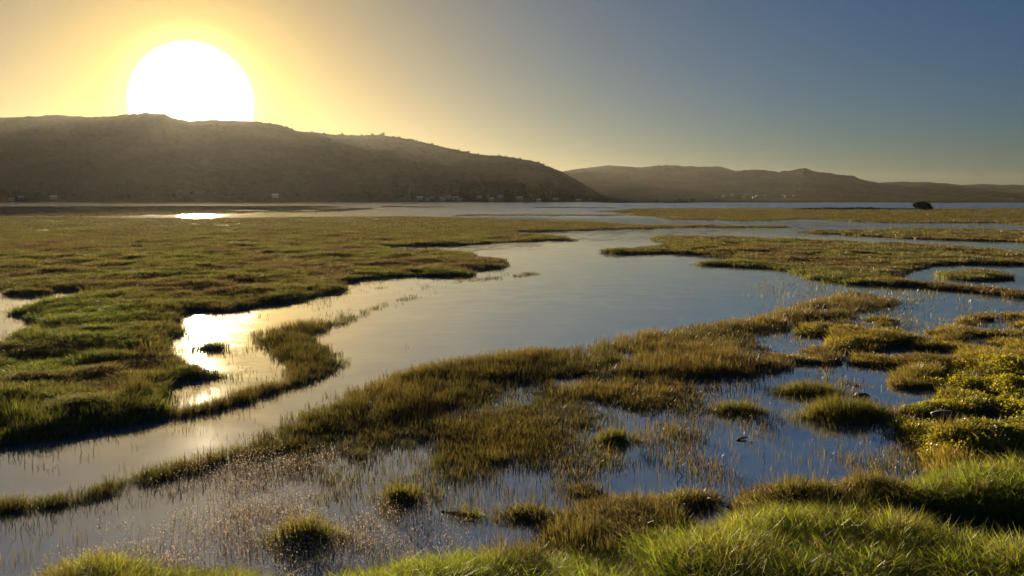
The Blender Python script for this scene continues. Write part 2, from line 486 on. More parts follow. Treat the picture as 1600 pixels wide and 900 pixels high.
def land_field(x, y):
    """signed distance to the shoreline (+ on land) of the marsh"""
    wx, wy = warp(x, y)
    sd = np.full(x.shape, -6.0)
    for P in LAND:
        sd = np.maximum(sd, sdist(P, wx, wy))
    for P in POOLS:
        sd = np.minimum(sd, -sdist(P, wx, wy))
    for P in ISLETS:
        sd = np.maximum(sd, sdist(P, wx, wy))
    # the low eastern marsh is broken up by many small pools
    r = np.hypot(x, y)
    wet = np.maximum(sstep(1.0, 5.0, x - 0.10 * y) * sstep(15.5, 19, r), 0.55 * sstep(-3.5, -1.0, x) * sstep(12.6, 14.2, r)) * (1 - sstep(42, 60, r)) * (1 - sstep(0.3, -0.3, sdist(BAND, wx, wy) * -1))
    holes = fbm(x * 0.75 + 13, y * 0.42 + 5, 4) - 0.02
    sd = np.where(sd > 0, np.minimum(sd, sd * 0.2 + 0.9 - 1.9 * wet * np.maximum(holes, 0) * 2.2), sd)
    return sd

def height(x, y, sd):
    r = np.hypot(x, y)
    h = np.where(sd > 0, 0.025 + 0.10 * (1 - np.exp(-np.maximum(sd, 0) / 0.35)), -0.02 - 0.35 * (1 - np.exp(np.minimum(sd, 0) / 0.5)))
    inland = sstep(0.0, 1.8, sd)
    east = sstep(0.0, 6.0, x - 0.16 * y + 2) * (r < 70)
    hum = fbm(x * 0.42, y * 0.30, 3) * 0.16 * (1 - 0.6 * east) + fbm(x * 1.3 + 50, y * 0.9, 3) * 0.09
    far = 1 - 0.35 * sstep(60, 250, r)
    h = h + inland * np.maximum(hum, -0.09) * far
    for mx, my, s, k in MOUNDS:
        h = h + k * np.exp(-((x - mx) ** 2 + (y - my) ** 2) / (2 * (0.5 * s) ** 2)) * sstep(-0.1, 0.4, sd)
    bank = np.maximum(0, 9.4 - np.hypot(x * 0.55, y)) * 0.36
    return h + bank * sstep(0, 0.5, sd)

# ground: one sheet from below the camera to the far shore
az = np.linspace(R(-56), R(56), 760)
dep = np.concatenate([np.linspace(62, 26, 30, endpoint=False), np.linspace(26, 0.9, 420, endpoint=False), np.geomspace(0.9, 0.19, 90)])
rad = CAM_Z / np.tan(np.radians(dep))
AZ, RAD = np.meshgrid(az, rad)
GX, GY = (np.sin(AZ) * RAD).ravel(), (np.cos(AZ) * RAD).ravel()
GSD = land_field(GX, GY)
GZ = height(GX, GY, GSD)
nr, nc = AZ.shape
def grid_faces(nr, nc):
    i = np.arange(nr * nc).reshape(nr, nc)
    return np.stack([i[:-1, :-1], i[:-1, 1:], i[1:, 1:], i[1:, :-1]], -1).reshape(-1, 4)
def np_mesh(name, V, F, mat, smooth=True):
    me = bpy.data.meshes.new(name)
    n, k = F.shape
    me.vertices.add(len(V)); me.vertices.foreach_set('co', np.ascontiguousarray(V, np.float32).ravel())
    me.loops.add(n * k); me.loops.foreach_set('vertex_index', np.ascontiguousarray(F, np.int32).ravel())
    me.polygons.add(n); me.polygons.foreach_set('loop_start', np.arange(0, n * k, k, dtype=np.int32))
    me.polygons.foreach_set('loop_total', np.full(n, k, np.int32))
    me.polygons.foreach_set('use_smooth', np.full(n, smooth))
    if mat: me.materials.append(mat)
    me.update(calc_edges=True)
    return me
def link(name, me, parent=None):
    o = bpy.data.objects.new(name, me)
    COL.objects.link(o)
    if parent: o.parent = parent
    return o
g = link('ground', np_mesh('ground', np.stack([GX, GY, GZ], 1), grid_faces(nr, nc)[:, ::-1], M['soil']))
tag(g, kind='structure')

# water: the whole lagoon is one level sheet
w = mesh_obj('water', [(-9000, -30, 0), (9000, -30, 0), (9000, 9000, 0), (-9000, 9000, 0)], [(0, 1, 2, 3)], M['water'])
tag(w, kind='structure')

# ------------------------------------------------------------------ hills
def azim(px): return math.atan2(*ray(px, 311)[:2])
def elev(px, py):
    d = ray(px, py); return math.atan2(d[2], math.hypot(d[0], d[1]))
def hill(name, crest, r_foot, r_top, r_back, ncol, nrow, rough, seed, knob):
    A = np.array([azim(x) for x, y in crest]); E = np.array([elev(x, y) for x, y in crest])
    a = np.linspace(A[0], A[-1], ncol)
    e = np.interp(a, A, E)
    u = np.concatenate([np.linspace(0, 1, nrow), np.linspace(1, 2, nrow // 3)[1:]])
    AA, UU = np.meshgrid(a, u)
    wob = fbm(AA * 9 + seed, AA * 0 + seed, 3) * 0.05
    rt = r_top * (1 + wob)
    rr = np.where(UU <= 1, r_foot + (rt - r_foot) * UU, rt + (r_back - rt) * (UU - 1))
    zc = np.maximum(np.tan(np.interp(AA, a, e)) * rt + CAM_Z, -3)
    prof = np.where(UU <= 1, np.power(UU, 1.15) * (1.30 - 0.30 * UU), 1 - sstep(0, 1, UU - 1) ** 1.0)
    X, Y = np.sin(AA) * rr, np.cos(AA) * rr
    spur = fbm(X * 0.0042 + seed, Y * 0.0025, 4)
    z = zc * prof * (1 + 0.30 * spur * np.sin(np.pi * np.clip(UU, 0, 1)) ) - 1.5 * (1 - np.clip(UU, 0, 1))
    canopy = np.maximum(fbm(X * knob, Y * knob, 3), -0.3) * rough * np.clip(UU * 8, 0, 1)
    z = z + canopy * np.where(np.abs(UU - 1) < 0.06, 0.45, 1.0)
    z = np.where(zc < 1, np.minimum(z, 1.0), z)
    me = np_mesh(name, np.stack([X.ravel(), Y.ravel(), z.ravel()], 1), grid_faces(*AA.shape)[:, ::-1], M['hill'])
    tag(link(name, me), kind='structure')
    GA, GR, GZ_ = AA.ravel(), rr.ravel(), z.ravel()
    def on_slope(px, r_):
        a0 = azim(px)
        k_ = np.argmin(((GA - a0) * r_) ** 2 + (GR - r_) ** 2)
        return float(GZ_[k_])
    def crest_at(px):
        a0 = azim(px)
        sel = np.abs(GA - a0) < 0.0012
        k_ = np.argmax(np.where(sel, np.arctan2(GZ_ - CAM_Z, GR), -9))
        return math.sin(a0) * GR[k_], math.cos(a0) * GR[k_], float(GZ_[k_])
    return on_slope, crest_at
CREST_L = [(-1500, 240), (-900, 215), (-500, 196), (-200, 188), (0, 184), (60, 182), (100, 180), (150, 183), (200, 180), (235, 177), (262, 178), (278, 186), (300, 190), (340, 188), (395, 189), (440, 195), (465, 204), (500, 208),
           (540, 211), (600, 211), (640, 217), (700, 231), (740, 240), (800, 246), (830, 251), (860, 261), (880, 270), (900, 281), (920, 293), (940, 304), (955, 310), (985, 314)]
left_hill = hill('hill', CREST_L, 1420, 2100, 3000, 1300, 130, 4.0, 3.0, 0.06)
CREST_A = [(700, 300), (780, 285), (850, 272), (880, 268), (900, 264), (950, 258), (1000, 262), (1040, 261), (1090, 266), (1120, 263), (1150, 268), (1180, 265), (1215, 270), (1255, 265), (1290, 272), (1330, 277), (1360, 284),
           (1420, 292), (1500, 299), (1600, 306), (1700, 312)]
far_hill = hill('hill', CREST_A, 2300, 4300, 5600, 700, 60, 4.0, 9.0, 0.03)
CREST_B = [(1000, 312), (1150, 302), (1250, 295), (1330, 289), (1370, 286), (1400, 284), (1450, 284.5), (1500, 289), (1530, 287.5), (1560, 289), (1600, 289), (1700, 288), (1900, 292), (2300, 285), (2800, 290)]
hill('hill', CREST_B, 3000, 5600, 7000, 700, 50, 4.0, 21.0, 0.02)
# flat shore at the foot of the far hills
xs = [800 + 50 * k for k in range(0, 32)]
near_r = [1330 + 60 * math.sin(k * 1.3) + (0 if k > 4 else 250) for k in range(32)]
V, F = [], []
for k, x in enumerate(xs):
    a = azim(x)
    for r_, z_ in ((near_r[k], -0.3), (near_r[k] + 60, 0.8), (3300, 3.0)):
        V.append((math.sin(a) * r_, math.cos(a) * r_, z_))
for k in range(31):
    for j in range(2):
        i = k * 3 + j
        F.append((i, i + 1, i + 4, i + 3)[::-1])
tag(mesh_obj('shore', V, F, M['hill']), kind='structure')

# ------------------------------------------------------------------ marsh plants
def blades(n, rad, hmin, hmax, width, lean, curve, seed, head=0.0, square=False):
    """a clump of n tapering, bending blades: vertices, faces and the 'blade' attribute (along, random, random)"""
    q = np.random.default_rng(seed)
    V, F, A = [], [], []
    for k in range(n):
        a, d = q.random() * 2 * math.pi, rad * math.sqrt(q.random())
        bx, by = d * math.cos(a), d * math.sin(a)
        h = hmin + (hmax - hmin) * q.random()
        if q.random() < 0.05: h *= 1.35
        la = a + q.normal() * 0.9
        ln = lean * (0.35 + q.random()) * h
        cv = curve * q.random() * h
        dx, dy = math.cos(la), math.sin(la)
        fa = q.random() * math.pi
        wx, wy = math.cos(fa) * width * 0.5, math.sin(fa) * width * 0.5
        r1, r2 = q.random(), q.random()
        i = len(V)
        p1 = (bx + dx * ln * 0.45, by + dy * ln * 0.45, h * 0.55)
        p2 = (bx + dx * (ln + cv), by + dy * (ln + cv), h * (1 - 0.35 * min(1, (cv + 0.3 * ln) / h)))
        V += [(bx - wx, by - wy, -0.03), (bx + wx, by + wy, -0.03), (p1[0] - wx * .8, p1[1] - wy * .8, p1[2]), (p1[0] + wx * .8, p1[1] + wy * .8, p1[2]), p2]
        F += [(i, i + 1, i + 3), (i, i + 3, i + 2), (i + 2, i + 3, i + 4)]
        A += [(0, r1, r2), (0, r1, r2), (.55, r1, r2), (.55, r1, r2), (1, r1, r2)]
        if head and q.random() < head:
            s_ = 0.0045 + 0.007 * q.random() ** 2
            j = len(V)
            c = p2
            V += [(c[0] + s_, c[1], c[2]), (c[0] - s_, c[1], c[2]), (c[0], c[1] + s_, c[2]), (c[0], c[1] - s_, c[2]), (c[0], c[1], c[2] + 1.6 * s_), (c[0], c[1], c[2] - 1.6 * s_)]
            F += [(j, j + 2, j + 4), (j + 2, j + 1, j + 4), (j + 1, j + 3, j + 4), (j + 3, j, j + 4), (j + 2, j, j + 5), (j + 1, j + 2, j + 5), (j + 3, j + 1, j + 5), (j, j + 3, j + 5)]
            A += [(2, r1, r2)] * 6
    return V, F, A
def leaves(n, rad, h, size, seed):
    """a mat of small oval leaves held at many angles"""
    q = np.random.default_rng(seed)
    V, F, A = [], [], []
    for k in range(n):
        a, d = q.random() * 2 * math.pi, rad * math.sqrt(q.random())
        c = np.array([d * math.cos(a), d * math.sin(a), h * (0.25 + 0.75 * q.random()) * (1 - 0.5 * (d / rad) ** 2)])
        u = q.normal(size=3); u[2] *= 0.6; u /= np.linalg.norm(u)
        v = np.cross(u, q.normal(size=3)); v /= np.linalg.norm(v)
        s_ = size * (0.6 + 0.8 * q.random())
        r1, r2 = q.random(), q.random()
        i = len(V)
        V += [tuple(c - u * s_), tuple(c + v * s_ * .5), tuple(c + u * s_), tuple(c - v * s_ * .5)]
        F += [(i, i + 1, i + 2), (i, i + 2, i + 3)]
        A += [(.5, r1, r2)] * 4
    return V, F, A
def clump_mesh(name, vfa, mat):
    V, F, A = vfa
    me = np_mesh(name, np.array(V), np.array(F), mat, False)
    at = me.attributes.new('blade', 'FLOAT_VECTOR', 'POINT')
    at.data.foreach_set('vector', np.array(A, np.float32).ravel())
    return me

def proto(name, vfa, mat):
    return bpy.data.objects.new(name, clump_mesh(name, vfa, mat))

KIND = {
    'turf': [proto('turf_sprig', blades(60, 0.24, 0.06, 0.20, 0.012, 0.5, 0.35, 100 + k), M['turf']) for k in range(5)],
    'rush': [proto('rush_sprig', blades(34, 0.20, 0.28, 0.62, 0.010, 0.12, 0.10, 200 + k), M['rush']) for k in range(5)],
    'stem': [proto('stem_sprig', blades(4, 0.16, 0.10, 0.32, 0.011, 0.16, 0.15, 300 + k), M['rush']) for k in range(6)],
    'grass': [proto('grass_sprig', blades(56, 0.22, 0.12, 0.42, 0.009, 0.35, 0.65, 400 + k), M['grass']) for k in range(5)],
    'leaf': [proto('leaf_sprig', leaves(80, 0.26, 0.20, 0.026, 500 + k), M['leaf']) for k in range(4)],
    'seed': [proto('seed_sprig', blades(6, 0.22, 0.03, 0.22, 0.006, 0.35, 0.3, 600 + k, head=0.8), M['seed']) for k in range(5)],
}

def scatter(name, label, kind, x, y, z, scale, hscale, tint, cat):
    n = len(x)
    me = bpy.data.meshes.new(name)
    me.vertices.add(n)
    me.vertices.foreach_set('co', np.stack([x, y, z], 1).astype(np.float32).ravel())
    def attr(nm, typ, key, arr):
        a = me.attributes.new(nm, typ, 'POINT')
        a.data.foreach_set(key, np.ascontiguousarray(arr, np.float32).ravel())
    rot = np.stack([rng.normal(size=n) * 0.06, rng.normal(size=n) * 0.06, rng.random(n) * 6.283], 1)
    attr('rot', 'FLOAT_VECTOR', 'vector', rot)
    attr('scl', 'FLOAT_VECTOR', 'vector', np.stack([scale, scale, hscale], 1))
    attr('tint', 'FLOAT_VECTOR', 'vector', tint)
    o = link(name, me)
    ng = bpy.data.node_groups.new(name, 'GeometryNodeTree')
    ng.interface.new_socket('Geometry', in_out='INPUT', socket_type='NodeSocketGeometry')
    ng.interface.new_socket('Geometry', in_out='OUTPUT', socket_type='NodeSocketGeometry')
    gi, go = ng.nodes.new('NodeGroupInput'), ng.nodes.new('NodeGroupOutput')
    iop = ng.nodes.new('GeometryNodeInstanceOnPoints')
    join = ng.nodes.new('GeometryNodeJoinGeometry')
    for pr in KIND[kind]:
        oi = ng.nodes.new('GeometryNodeObjectInfo')
        oi.inputs['Object'].default_value = pr
        oi.inputs['As Instance'].default_value = True
        ng.links.new(oi.outputs['Geometry'], join.inputs[0])
    def named(nm):
        q = ng.nodes.new('GeometryNodeInputNamedAttribute'); q.data_type = 'FLOAT_VECTOR'
        q.inputs['Name'].default_value = nm
        return q.outputs['Attribute']
    ng.links.new(gi.outputs[0], iop.inputs['Points'])
    ng.links.new(join.outputs[0], iop.inputs['Instance'])
    iop.inputs['Pick Instance'].default_value = True
    ng.links.new(named('rot'), iop.inputs['Rotation'])
    ng.links.new(named('scl'), iop.inputs['Scale'])
    ng.links.new(iop.outputs[0], go.inputs[0])
    md = o.modifiers.new('plants', 'NODES'); md.node_group = ng
    return tag(o, label, cat, kind='stuff')

def candidates(n, rmin, rmax, half=R(41)):
    a = (rng.random(n) * 2 - 1) * half
    r = rmin * (rmax / rmin) ** rng.random(n)
    x, y = np.sin(a) * r, np.cos(a) * r
    sd = land_field(x, y)
    return x, y, r, sd, height(x, y, sd)
def pick(tbl, *arrs):
    return [a[tbl] for a in arrs]
def zone(P, x, y, soft=0.5):
    wx, wy = warp(x, y)
    return sstep(-soft, soft, sdist(P, wx, wy))
def mixc(a, b, f):
    return a + (b - a) * f[:, None]
C = lambda *v: np.array(v)[None, :]

Z_GREEN = [ell(70, 660, 110, 40), ell(90, 520, 130, 45), ell(60, 580, 70, 20)]
Z_YELLOW = poly((1475, 592), (1540, 582), (1600, 578), (2300, 560), (2300, 735), (1600, 728), (1500, 722), (1430, 712), (1395, 672), (1430, 640), (1480, 622))
Z_BRIGHT = poly((500, 905), (533, 890), (616, 891), (766, 893), (883, 893), (950, 880), (1000, 867), (1066, 850), (1166, 832), (1250, 819), (1366, 815), (1416, 830), (1483, 842), (1600, 853), (2300, 880), (2300, 1400), (300, 1400))
Z_TUSSOCKY = poly((1433, 813), (1436, 790), (1450, 772), (1500, 757), (1600, 740), (2300, 720), (2300, 850), (1600, 833), (1483, 822))
Z_OLIVE = NEAR
Z_DENSE = BAND

# --- low saltmarsh turf over every bank
x, y, r, sd, z = candidates(250000, 9, 800)
bright = np.maximum(zone(Z_BRIGHT, x, y), zone(Z_TUSSOCKY, x, y))
yel = zone(Z_YELLOW, x, y, 1.0)
band = zone(Z_DENSE, x, y)
rag = fbm(x * 2.2 + 8, y * 1.2, 3)
p_ = np.clip(sstep(-0.05, 0.15, sd) + 0.5 * sstep(-0.8, 0.0, sd) * sstep(0.1, 0.6, rag), 0, 1) * (1 - 0.9 * bright) * (1 - 0.75 * yel) * (1 - 0.6 * band)
p_ *= np.where(r < 25, 0.45, 1.0) * np.where(r > 150, 0.6, 1.0)
k = rng.random(len(x)) < p_
x, y, r, sd, z = pick(k, x, y, r, sd, z)
n1, n2 = fbm(x * 0.25, y * 0.16, 4), fbm(x * 0.9 + 70, y * 0.6, 3)
brown, olive, green, gold = C(.108, .082, .046), C(.122, .114, .045), C(.112, .140, .034), C(.21, .165, .030)
col = mixc(np.repeat(brown, len(x), 0), olive, sstep(-0.5, 0.3, n1 + 0.4 * n2))
gz = np.max([zone(P, x, y, 1.5) for P in Z_GREEN], 0)
col = mixc(col, green, np.clip(gz * 0.85 + 0.5 * sstep(0.15, 0.7, n1), 0, 1))
right = sstep(1.0, 9.0, x - 0.16 * y + 2) * (1 - sstep(34, 60, r))
col = mixc(col, gold, right * np.clip(0.75 + 0.5 * n2, 0.2, 1))
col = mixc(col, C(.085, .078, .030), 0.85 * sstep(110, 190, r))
col *= (1 + 0.25 * rng.normal(size=len(x)))[:, None].clip(0.45, 1.7)
s_ = np.clip((r / 24) ** 0.75, 0.95, 8.5) * (0.7 + 0.6 * rng.random(len(x)))
hs = np.clip((r / 30) ** 0.2, 0.85, 1.25) * (0.8 + 0.5 * rng.random(len(x))) * (1 + 0.5 * np.clip(n2, -0.6, 1)) * (1 + 0.25 * right) * (1 - 0.3 * zone(RIGHT, x, y) * (r > 21))
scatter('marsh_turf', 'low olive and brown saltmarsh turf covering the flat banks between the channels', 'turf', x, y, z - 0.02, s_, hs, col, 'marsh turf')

# --- tall rushes: the dark band along the creek, the spit and the rims of the banks
x, y, r, sd, z = candidates(190000, 9, 200)
rim = sstep(-0.12, 0.05, sd) * (1 - sstep(0.35, 1.0, sd)) * (r < 60) * np.where(r < 24, 0.6, 0.25) * np.maximum(zone(LEFT, x, y, 0.6), 0.12)
mid = zone(poly((690, 662), (760, 648), (845, 652), (865, 680), (850, 708), (800, 718), (760, 736), (700, 728), (680, 700)), x, y, 0.5)
fringe = zone(poly((480, 640), (620, 600), (800, 590), (1000, 590), (1080, 596), (1060, 640), (1000, 665), (900, 672), (820, 660), (700, 680), (560, 710), (470, 705)), x, y, 0.8)
def row(pts, half):
    P = [ground(a, b_) for a, b_ in pts]
    wx, wy = warp(x, y)
    d2 = np.full(len(x), 1e9)
    for (ax, ay), (bx, by) in zip(P[:-1], P[1:]):
        ex, ey = bx - ax, by - ay
        tt = np.clip(((wx - ax) * ex + (wy - ay) * ey) / (ex * ex + ey * ey), 0, 1)
        d2 = np.minimum(d2, (wx - ax - tt * ex) ** 2 + (wy - ay - tt * ey) ** 2)
    return 1 - sstep(half * 0.6, half * 1.4, np.sqrt(d2))
rows = np.maximum.reduce([0.8 * row([(-250, 880), (-100, 835), (0, 798), (60, 795), (130, 782), (220, 755), (300, 732), (380, 712), (460, 694)], 0.28),
                          row([(280, 648), (330, 638), (400, 618), (470, 593), (535, 569)], 0.30), 0.35 * row([(545, 495), (600, 474), (690, 455)], 0.12), 0.6 * row([(722, 438), (830, 428)], 0.3)])
gaps = np.clip(0.85 + 0.9 * fbm(x * 0.9 + 21, y * 0.5, 4), 0.30, 1)
dens = np.maximum.reduce([rows, zone(Z_DENSE, x, y, 0.45) * gaps, zone(SPIT, x, y, 0.35) * np.clip(gaps + 0.25, 0, 1), rim * (1 - zone(Z_BRIGHT, x, y)), 0.75 * mid, 0.5 * fringe * np.clip(0.5 + 1.4 * fbm(x * 0.8, y * 0.5, 3), 0, 1.4)])
k = rng.random(len(x)) < dens * np.where(r > 70, 0.3, 0.62)
x, y, r, sd, z = pick(k, x, y, r, sd, z)
n1 = fbm(x * 0.6 + 9, y * 0.4, 4)
east = sstep(-3, 9, x)
col = mixc(np.repeat(C(.062, .064, .022), len(x), 0), C(.125, .098, .032), np.clip(0.25 + 0.5 * n1 + 0.5 * east, 0, 1))
gz = np.max([zone(P, x, y, 1.5) for P in Z_GREEN], 0)
col = mixc(col, C(.105, .135, .026), 0.8 * gz)
col *= (1 + 0.2 * rng.normal(size=len(x)))[:, None].clip(0.5, 1.6)
s_ = np.clip((r / 22) ** 0.6, 0.8, 2.6) * (0.7 + 0.5 * rng.random(len(x)))
edge_f = 0.62 + 0.38 * np.maximum(sstep(0.0, 0.5, sd), sstep(-0.2, 0.8, np.maximum(sdist(BAND, x, y), sdist(SPIT, x, y))))
hs = (0.45 + 0.42 * rng.random(len(x))) * edge_f * (1 + 0.3 * n1)
scatter('rushes', 'dark upright rushes lining the creek bank and the curved spit', 'rush', x, y, np.maximum(z, -0.04), s_, hs, col, 'rushes')

# --- single stems standing in the shallows
x, y, r, sd, z = candidates(150000, 9, 75)
zA = zone(poly((420, 700), (560, 660), (800, 600), (1090, 596), (1110, 640), (1040, 700), (920, 745), (840, 775), (700, 790), (560, 800), (440, 760)), x, y, 0.8)
zB = zone(poly((1040, 700), (1110, 600), (1230, 600), (1420, 660), (1450, 745), (1300, 745), (1150, 755), (1050, 750)), x, y, 0.6)
zC = zone(poly((0, 800), (150, 775), (450, 700), (700, 790), (860, 800), (880, 840), (700, 870), (480, 910), (300, 900), (80, 900), (0, 860)), x, y, 0.6)
zD = zone(poly((1200, 430), (1400, 445), (1600, 460), (1600, 500), (1500, 600), (1320, 600), (1250, 560), (1180, 530)), x, y, 1.0)
zE = zone(poly((540, 445), (640, 432), (840, 425), (840, 432), (740, 442), (660, 462), (560, 492), (400, 500), (330, 560), (270, 560), (262, 490), (400, 478)), x, y, 0.5)
patch = np.clip(0.35 + 1.5 * fbm(x * 0.9 + 4, y * 0.55, 4), 0, 1.5)
near_land = np.exp(np.minimum(sd, 0) / 0.7)
dens = (1.1 * zA * np.clip(patch + .25, 0, 1.4) + 0.55 * zB * np.clip(patch + .1, 0, 1.4) + 0.11 * zC * patch + 0.5 * zD * patch + 0.22 * zE * patch ** 2) + 0.6 * near_land * (r < 50) * np.clip(patch + .2, 0, 1.5)
k = (rng.random(len(x)) < dens * 0.55) & (sd < 0.1) & (r > 10.3)
x, y, r, sd, z = pick(k, x, y, r, sd, z)
col = mixc(np.repeat(C(.055, .055, .020), len(x), 0), C(.125, .10, .034), np.clip(0.25 + 0.55 * sstep(-4, 6, x) + 0.3 * rng.normal(size=len(x)), 0, 1))
s_ = np.clip((r / 18) ** 0.6, 0.8, 2.2) * (0.7 + 0.6 * rng.random(len(x)))
scatter('reed_stems', 'thin scattered plant stems standing in the shallow blue water', 'stem', x, y, np.full(len(x), -0.01), s_, (0.38 + 0.5 * rng.random(len(x))) * np.where(x < -2, 0.75, 1.0), col, 'reed stems')

# --- pale seed heads that catch the low sun
x, y, r, sd, z = candidates(75000, 9, 30)
zS = zone(poly((170, 880), (230, 780), (300, 735), (420, 700), (500, 700), (520, 760), (470, 800), (560, 850), (500, 900), (330, 892), (200, 872)), x, y, 0.7)
zT = zone(poly((40, 885), (120, 850), (260, 860), (300, 890), (90, 900)), x, y, 0.4)
zU = zone(poly((440, 790), (620, 790), (720, 830), (700, 870), (480, 900)), x, y, 0.5)
patch = np.clip(0.30 + 1.7 * fbm(x * 1.1 + 40, y * 0.8, 4), 0, 1.3)
k = rng.random(len(x)) < (0.5 * zS + 0.35 * zT + 0.25 * zU) * patch
x, y, r, sd, z = pick(k, x, y, r, sd, z)
col = np.repeat(C(.10, .085, .035), len(x), 0) * (0.7 + 0.6 * rng.random(len(x)))[:, None]
scatter('seeding_stems', 'fine stems with pale glinting seed heads in the shallows by the creek', 'seed', x, y, np.full(len(x), -0.02), 0.8 + 0.5 * rng.random(len(x)), 0.6 + 0.6 * rng.random(len(x)), col, 'seed stems')

# --- lush green grass on the near bank
x, y, r, sd, z = candidates(100000, 6.0, 24)
br = np.maximum.reduce([zone(Z_BRIGHT, x, y, 0.35), zone(CORNER, x, y, 0.2), zone(Z_TUSSOCKY, x, y, 0.3)])
ol = 0.22 * zone(NEAR, x, y, 0.2)
lf = 0.9 * zone(ell(115, 648, 55, 17), x, y, 0.6)
k = (rng.random(len(x)) < np.maximum.reduce([br * 0.75, ol * 0.5, lf])) & (sd > -0.1)
x, y, r, sd, z = pick(k, x, y, r, sd, z)
br = np.maximum.reduce([zone(Z_BRIGHT, x, y, 0.5), zone(CORNER, x, y, 0.2), zone(Z_TUSSOCKY, x, y, 0.3)])
n1 = fbm(x * 0.7 + 3, y * 0.7, 4)
col = mixc(np.repeat(C(.150, .130, .026), len(x), 0), C(.195, .245, .027), br)
col = mixc(col, C(.27, .22, .04), np.clip(n1, 0, 1) * 0.7)
col *= (1 + 0.2 * rng.normal(size=len(x)))[:, None].clip(0.5, 1.6)
hs = (0.40 + 0.48 * rng.random(len(x))) * (0.55 + 0.45 * br) * (1 + 0.4 * n1)
scatter('bank_grass', 'lush bright green grass with straw coloured tips on the near bank', 'grass', x, y, z - 0.02, 0.75 + 0.5 * rng.random(len(x)), hs, col, 'grass')

# --- yellow leafy ground cover on the right bank
x, y, r, sd, z = candidates(60000, 10, 45)
k = (rng.random(len(x)) < zone(Z_YELLOW, x, y, 0.6) * 0.8) & (sd > -0.05)
x, y, r, sd, z = pick(k, x, y, r, sd, z)
n1 = fbm(x * 1.1, y * 0.8, 4)
col = mixc(np.repeat(C(.14, .15, .02), len(x), 0), C(.30, .27, .025), np.clip(0.55 + 0.8 * n1, 0, 1))
scatter('leafy_cover', 'yellow green leafy ground cover spreading over the bank beside the pools', 'leaf', x, y, z - 0.02, 0.8 + 0.6 * rng.random(len(x)), 0.8 + 0.6 * rng.random(len(x)) + 0.4 * n1, col, 'ground cover')

# ------------------------------------------------------------------ tussocks that stand alone in the pools
def tussock(label, px, py, wpx, depth, h, n, seed, hump=0.5):
    c = ground(px, py)
    dist = math.hypot(c[0], c[1])
    rx = wpx * 0.5 * dist / FPX
    root = empty('grass_tussock', (c[0], c[1] + depth, 0.0))
    tag(root, label, 'grass tussock', 'grass tussocks standing in the pools')
    V, F = [(0, 0, h * hump)], []
    K, S = 5, 20
    for k in range(1, K + 1):
        q = k / K
        for j in range(S):
            a = 2 * math.pi * j / S
            w_ = 1 + 0.12 * math.sin(3 * a + seed) + 0.07 * math.sin(7 * a + 2 * seed)
            V.append((rx * q * w_ * math.cos(a), depth * q * w_ * math.sin(a), h * hump * (1 - q ** 2) - 0.06 * q))
    for j in range(S): F.append((0, 1 + j, 1 + (j + 1) % S))
    for k in range(K - 1):
        for j in range(S):
            a0, a1 = 1 + k * S + j, 1 + k * S + (j + 1) % S
            F.append((a0, a0 + S, a1 + S, a1))
    mesh_obj('root_mound', V, F, M['soil'], root, True)
    bv, bf, ba = blades(n, 1.0, h * 0.25, h * 0.95, 0.010, 0.25, 0.3, seed)
    out = []
    for k in range(0, len(bv), 5):
        bx, by = (bv[k][0] + bv[k + 1][0]) / 2, (bv[k][1] + bv[k + 1][1]) / 2
        ang = math.atan2(by, bx)
        w_ = 1 + 0.20 * math.sin(2 * ang + seed) + 0.16 * math.sin(5 * ang + 2 * seed) + 0.10 * math.sin(11 * ang + seed)
        q2 = min(1.0, bx * bx + by * by)
        tall = 0.75 + 0.45 * float(vnoise(np.array([bx * 2.3 + seed]), np.array([by * 2.3]))[0])
        if q2 > 0.55 and random.random() < 0.35: w_ *= 1.0 + 0.35 * random.random(); tall *= 0.75
        bx0, by0, bx, by = bx, by, bx * w_, by * w_
        zz = h * hump * (1 - q2) - 0.05 * q2
        for v in bv[k:k + 5]:
            out.append((bx * rx + (v[0] - bx0) + bx * 0.10, by * depth + (v[1] - by0), v[2] * (1 - 0.35 * q2) * tall + zz))
    gme = clump_mesh('grass_tuft', (out, bf, ba), M['tuft'])
    link('grass_tuft', gme, root)['kind'] = 'stuff'
    return root
tussock('small round olive tussock alone in open blue water', 1160, 650, 80, 0.42, 0.33, 1100, 41, 0.3)
tussock('long low tussock in the pool just behind the dark topped mound', 1276, 622, 122, 0.62, 0.36, 1800, 42, 0.3)
tussock('broad pointed mound of golden grass between pool and leafy bank', 1338, 663, 150, 0.66, 0.46, 2600, 43, 0.45)
tussock('small tussock at the edge of the sparse stems beside open water', 962, 697, 52, 0.3, 0.30, 700, 44)
tussock('tussock among pale seed heads near the bright green bank', 468, 858, 92, 0.36, 0.34, 900, 45)
tussock('thin straggly tussock in shallow water left of the olive bank', 624, 790, 62, 0.28, 0.30, 420, 46)

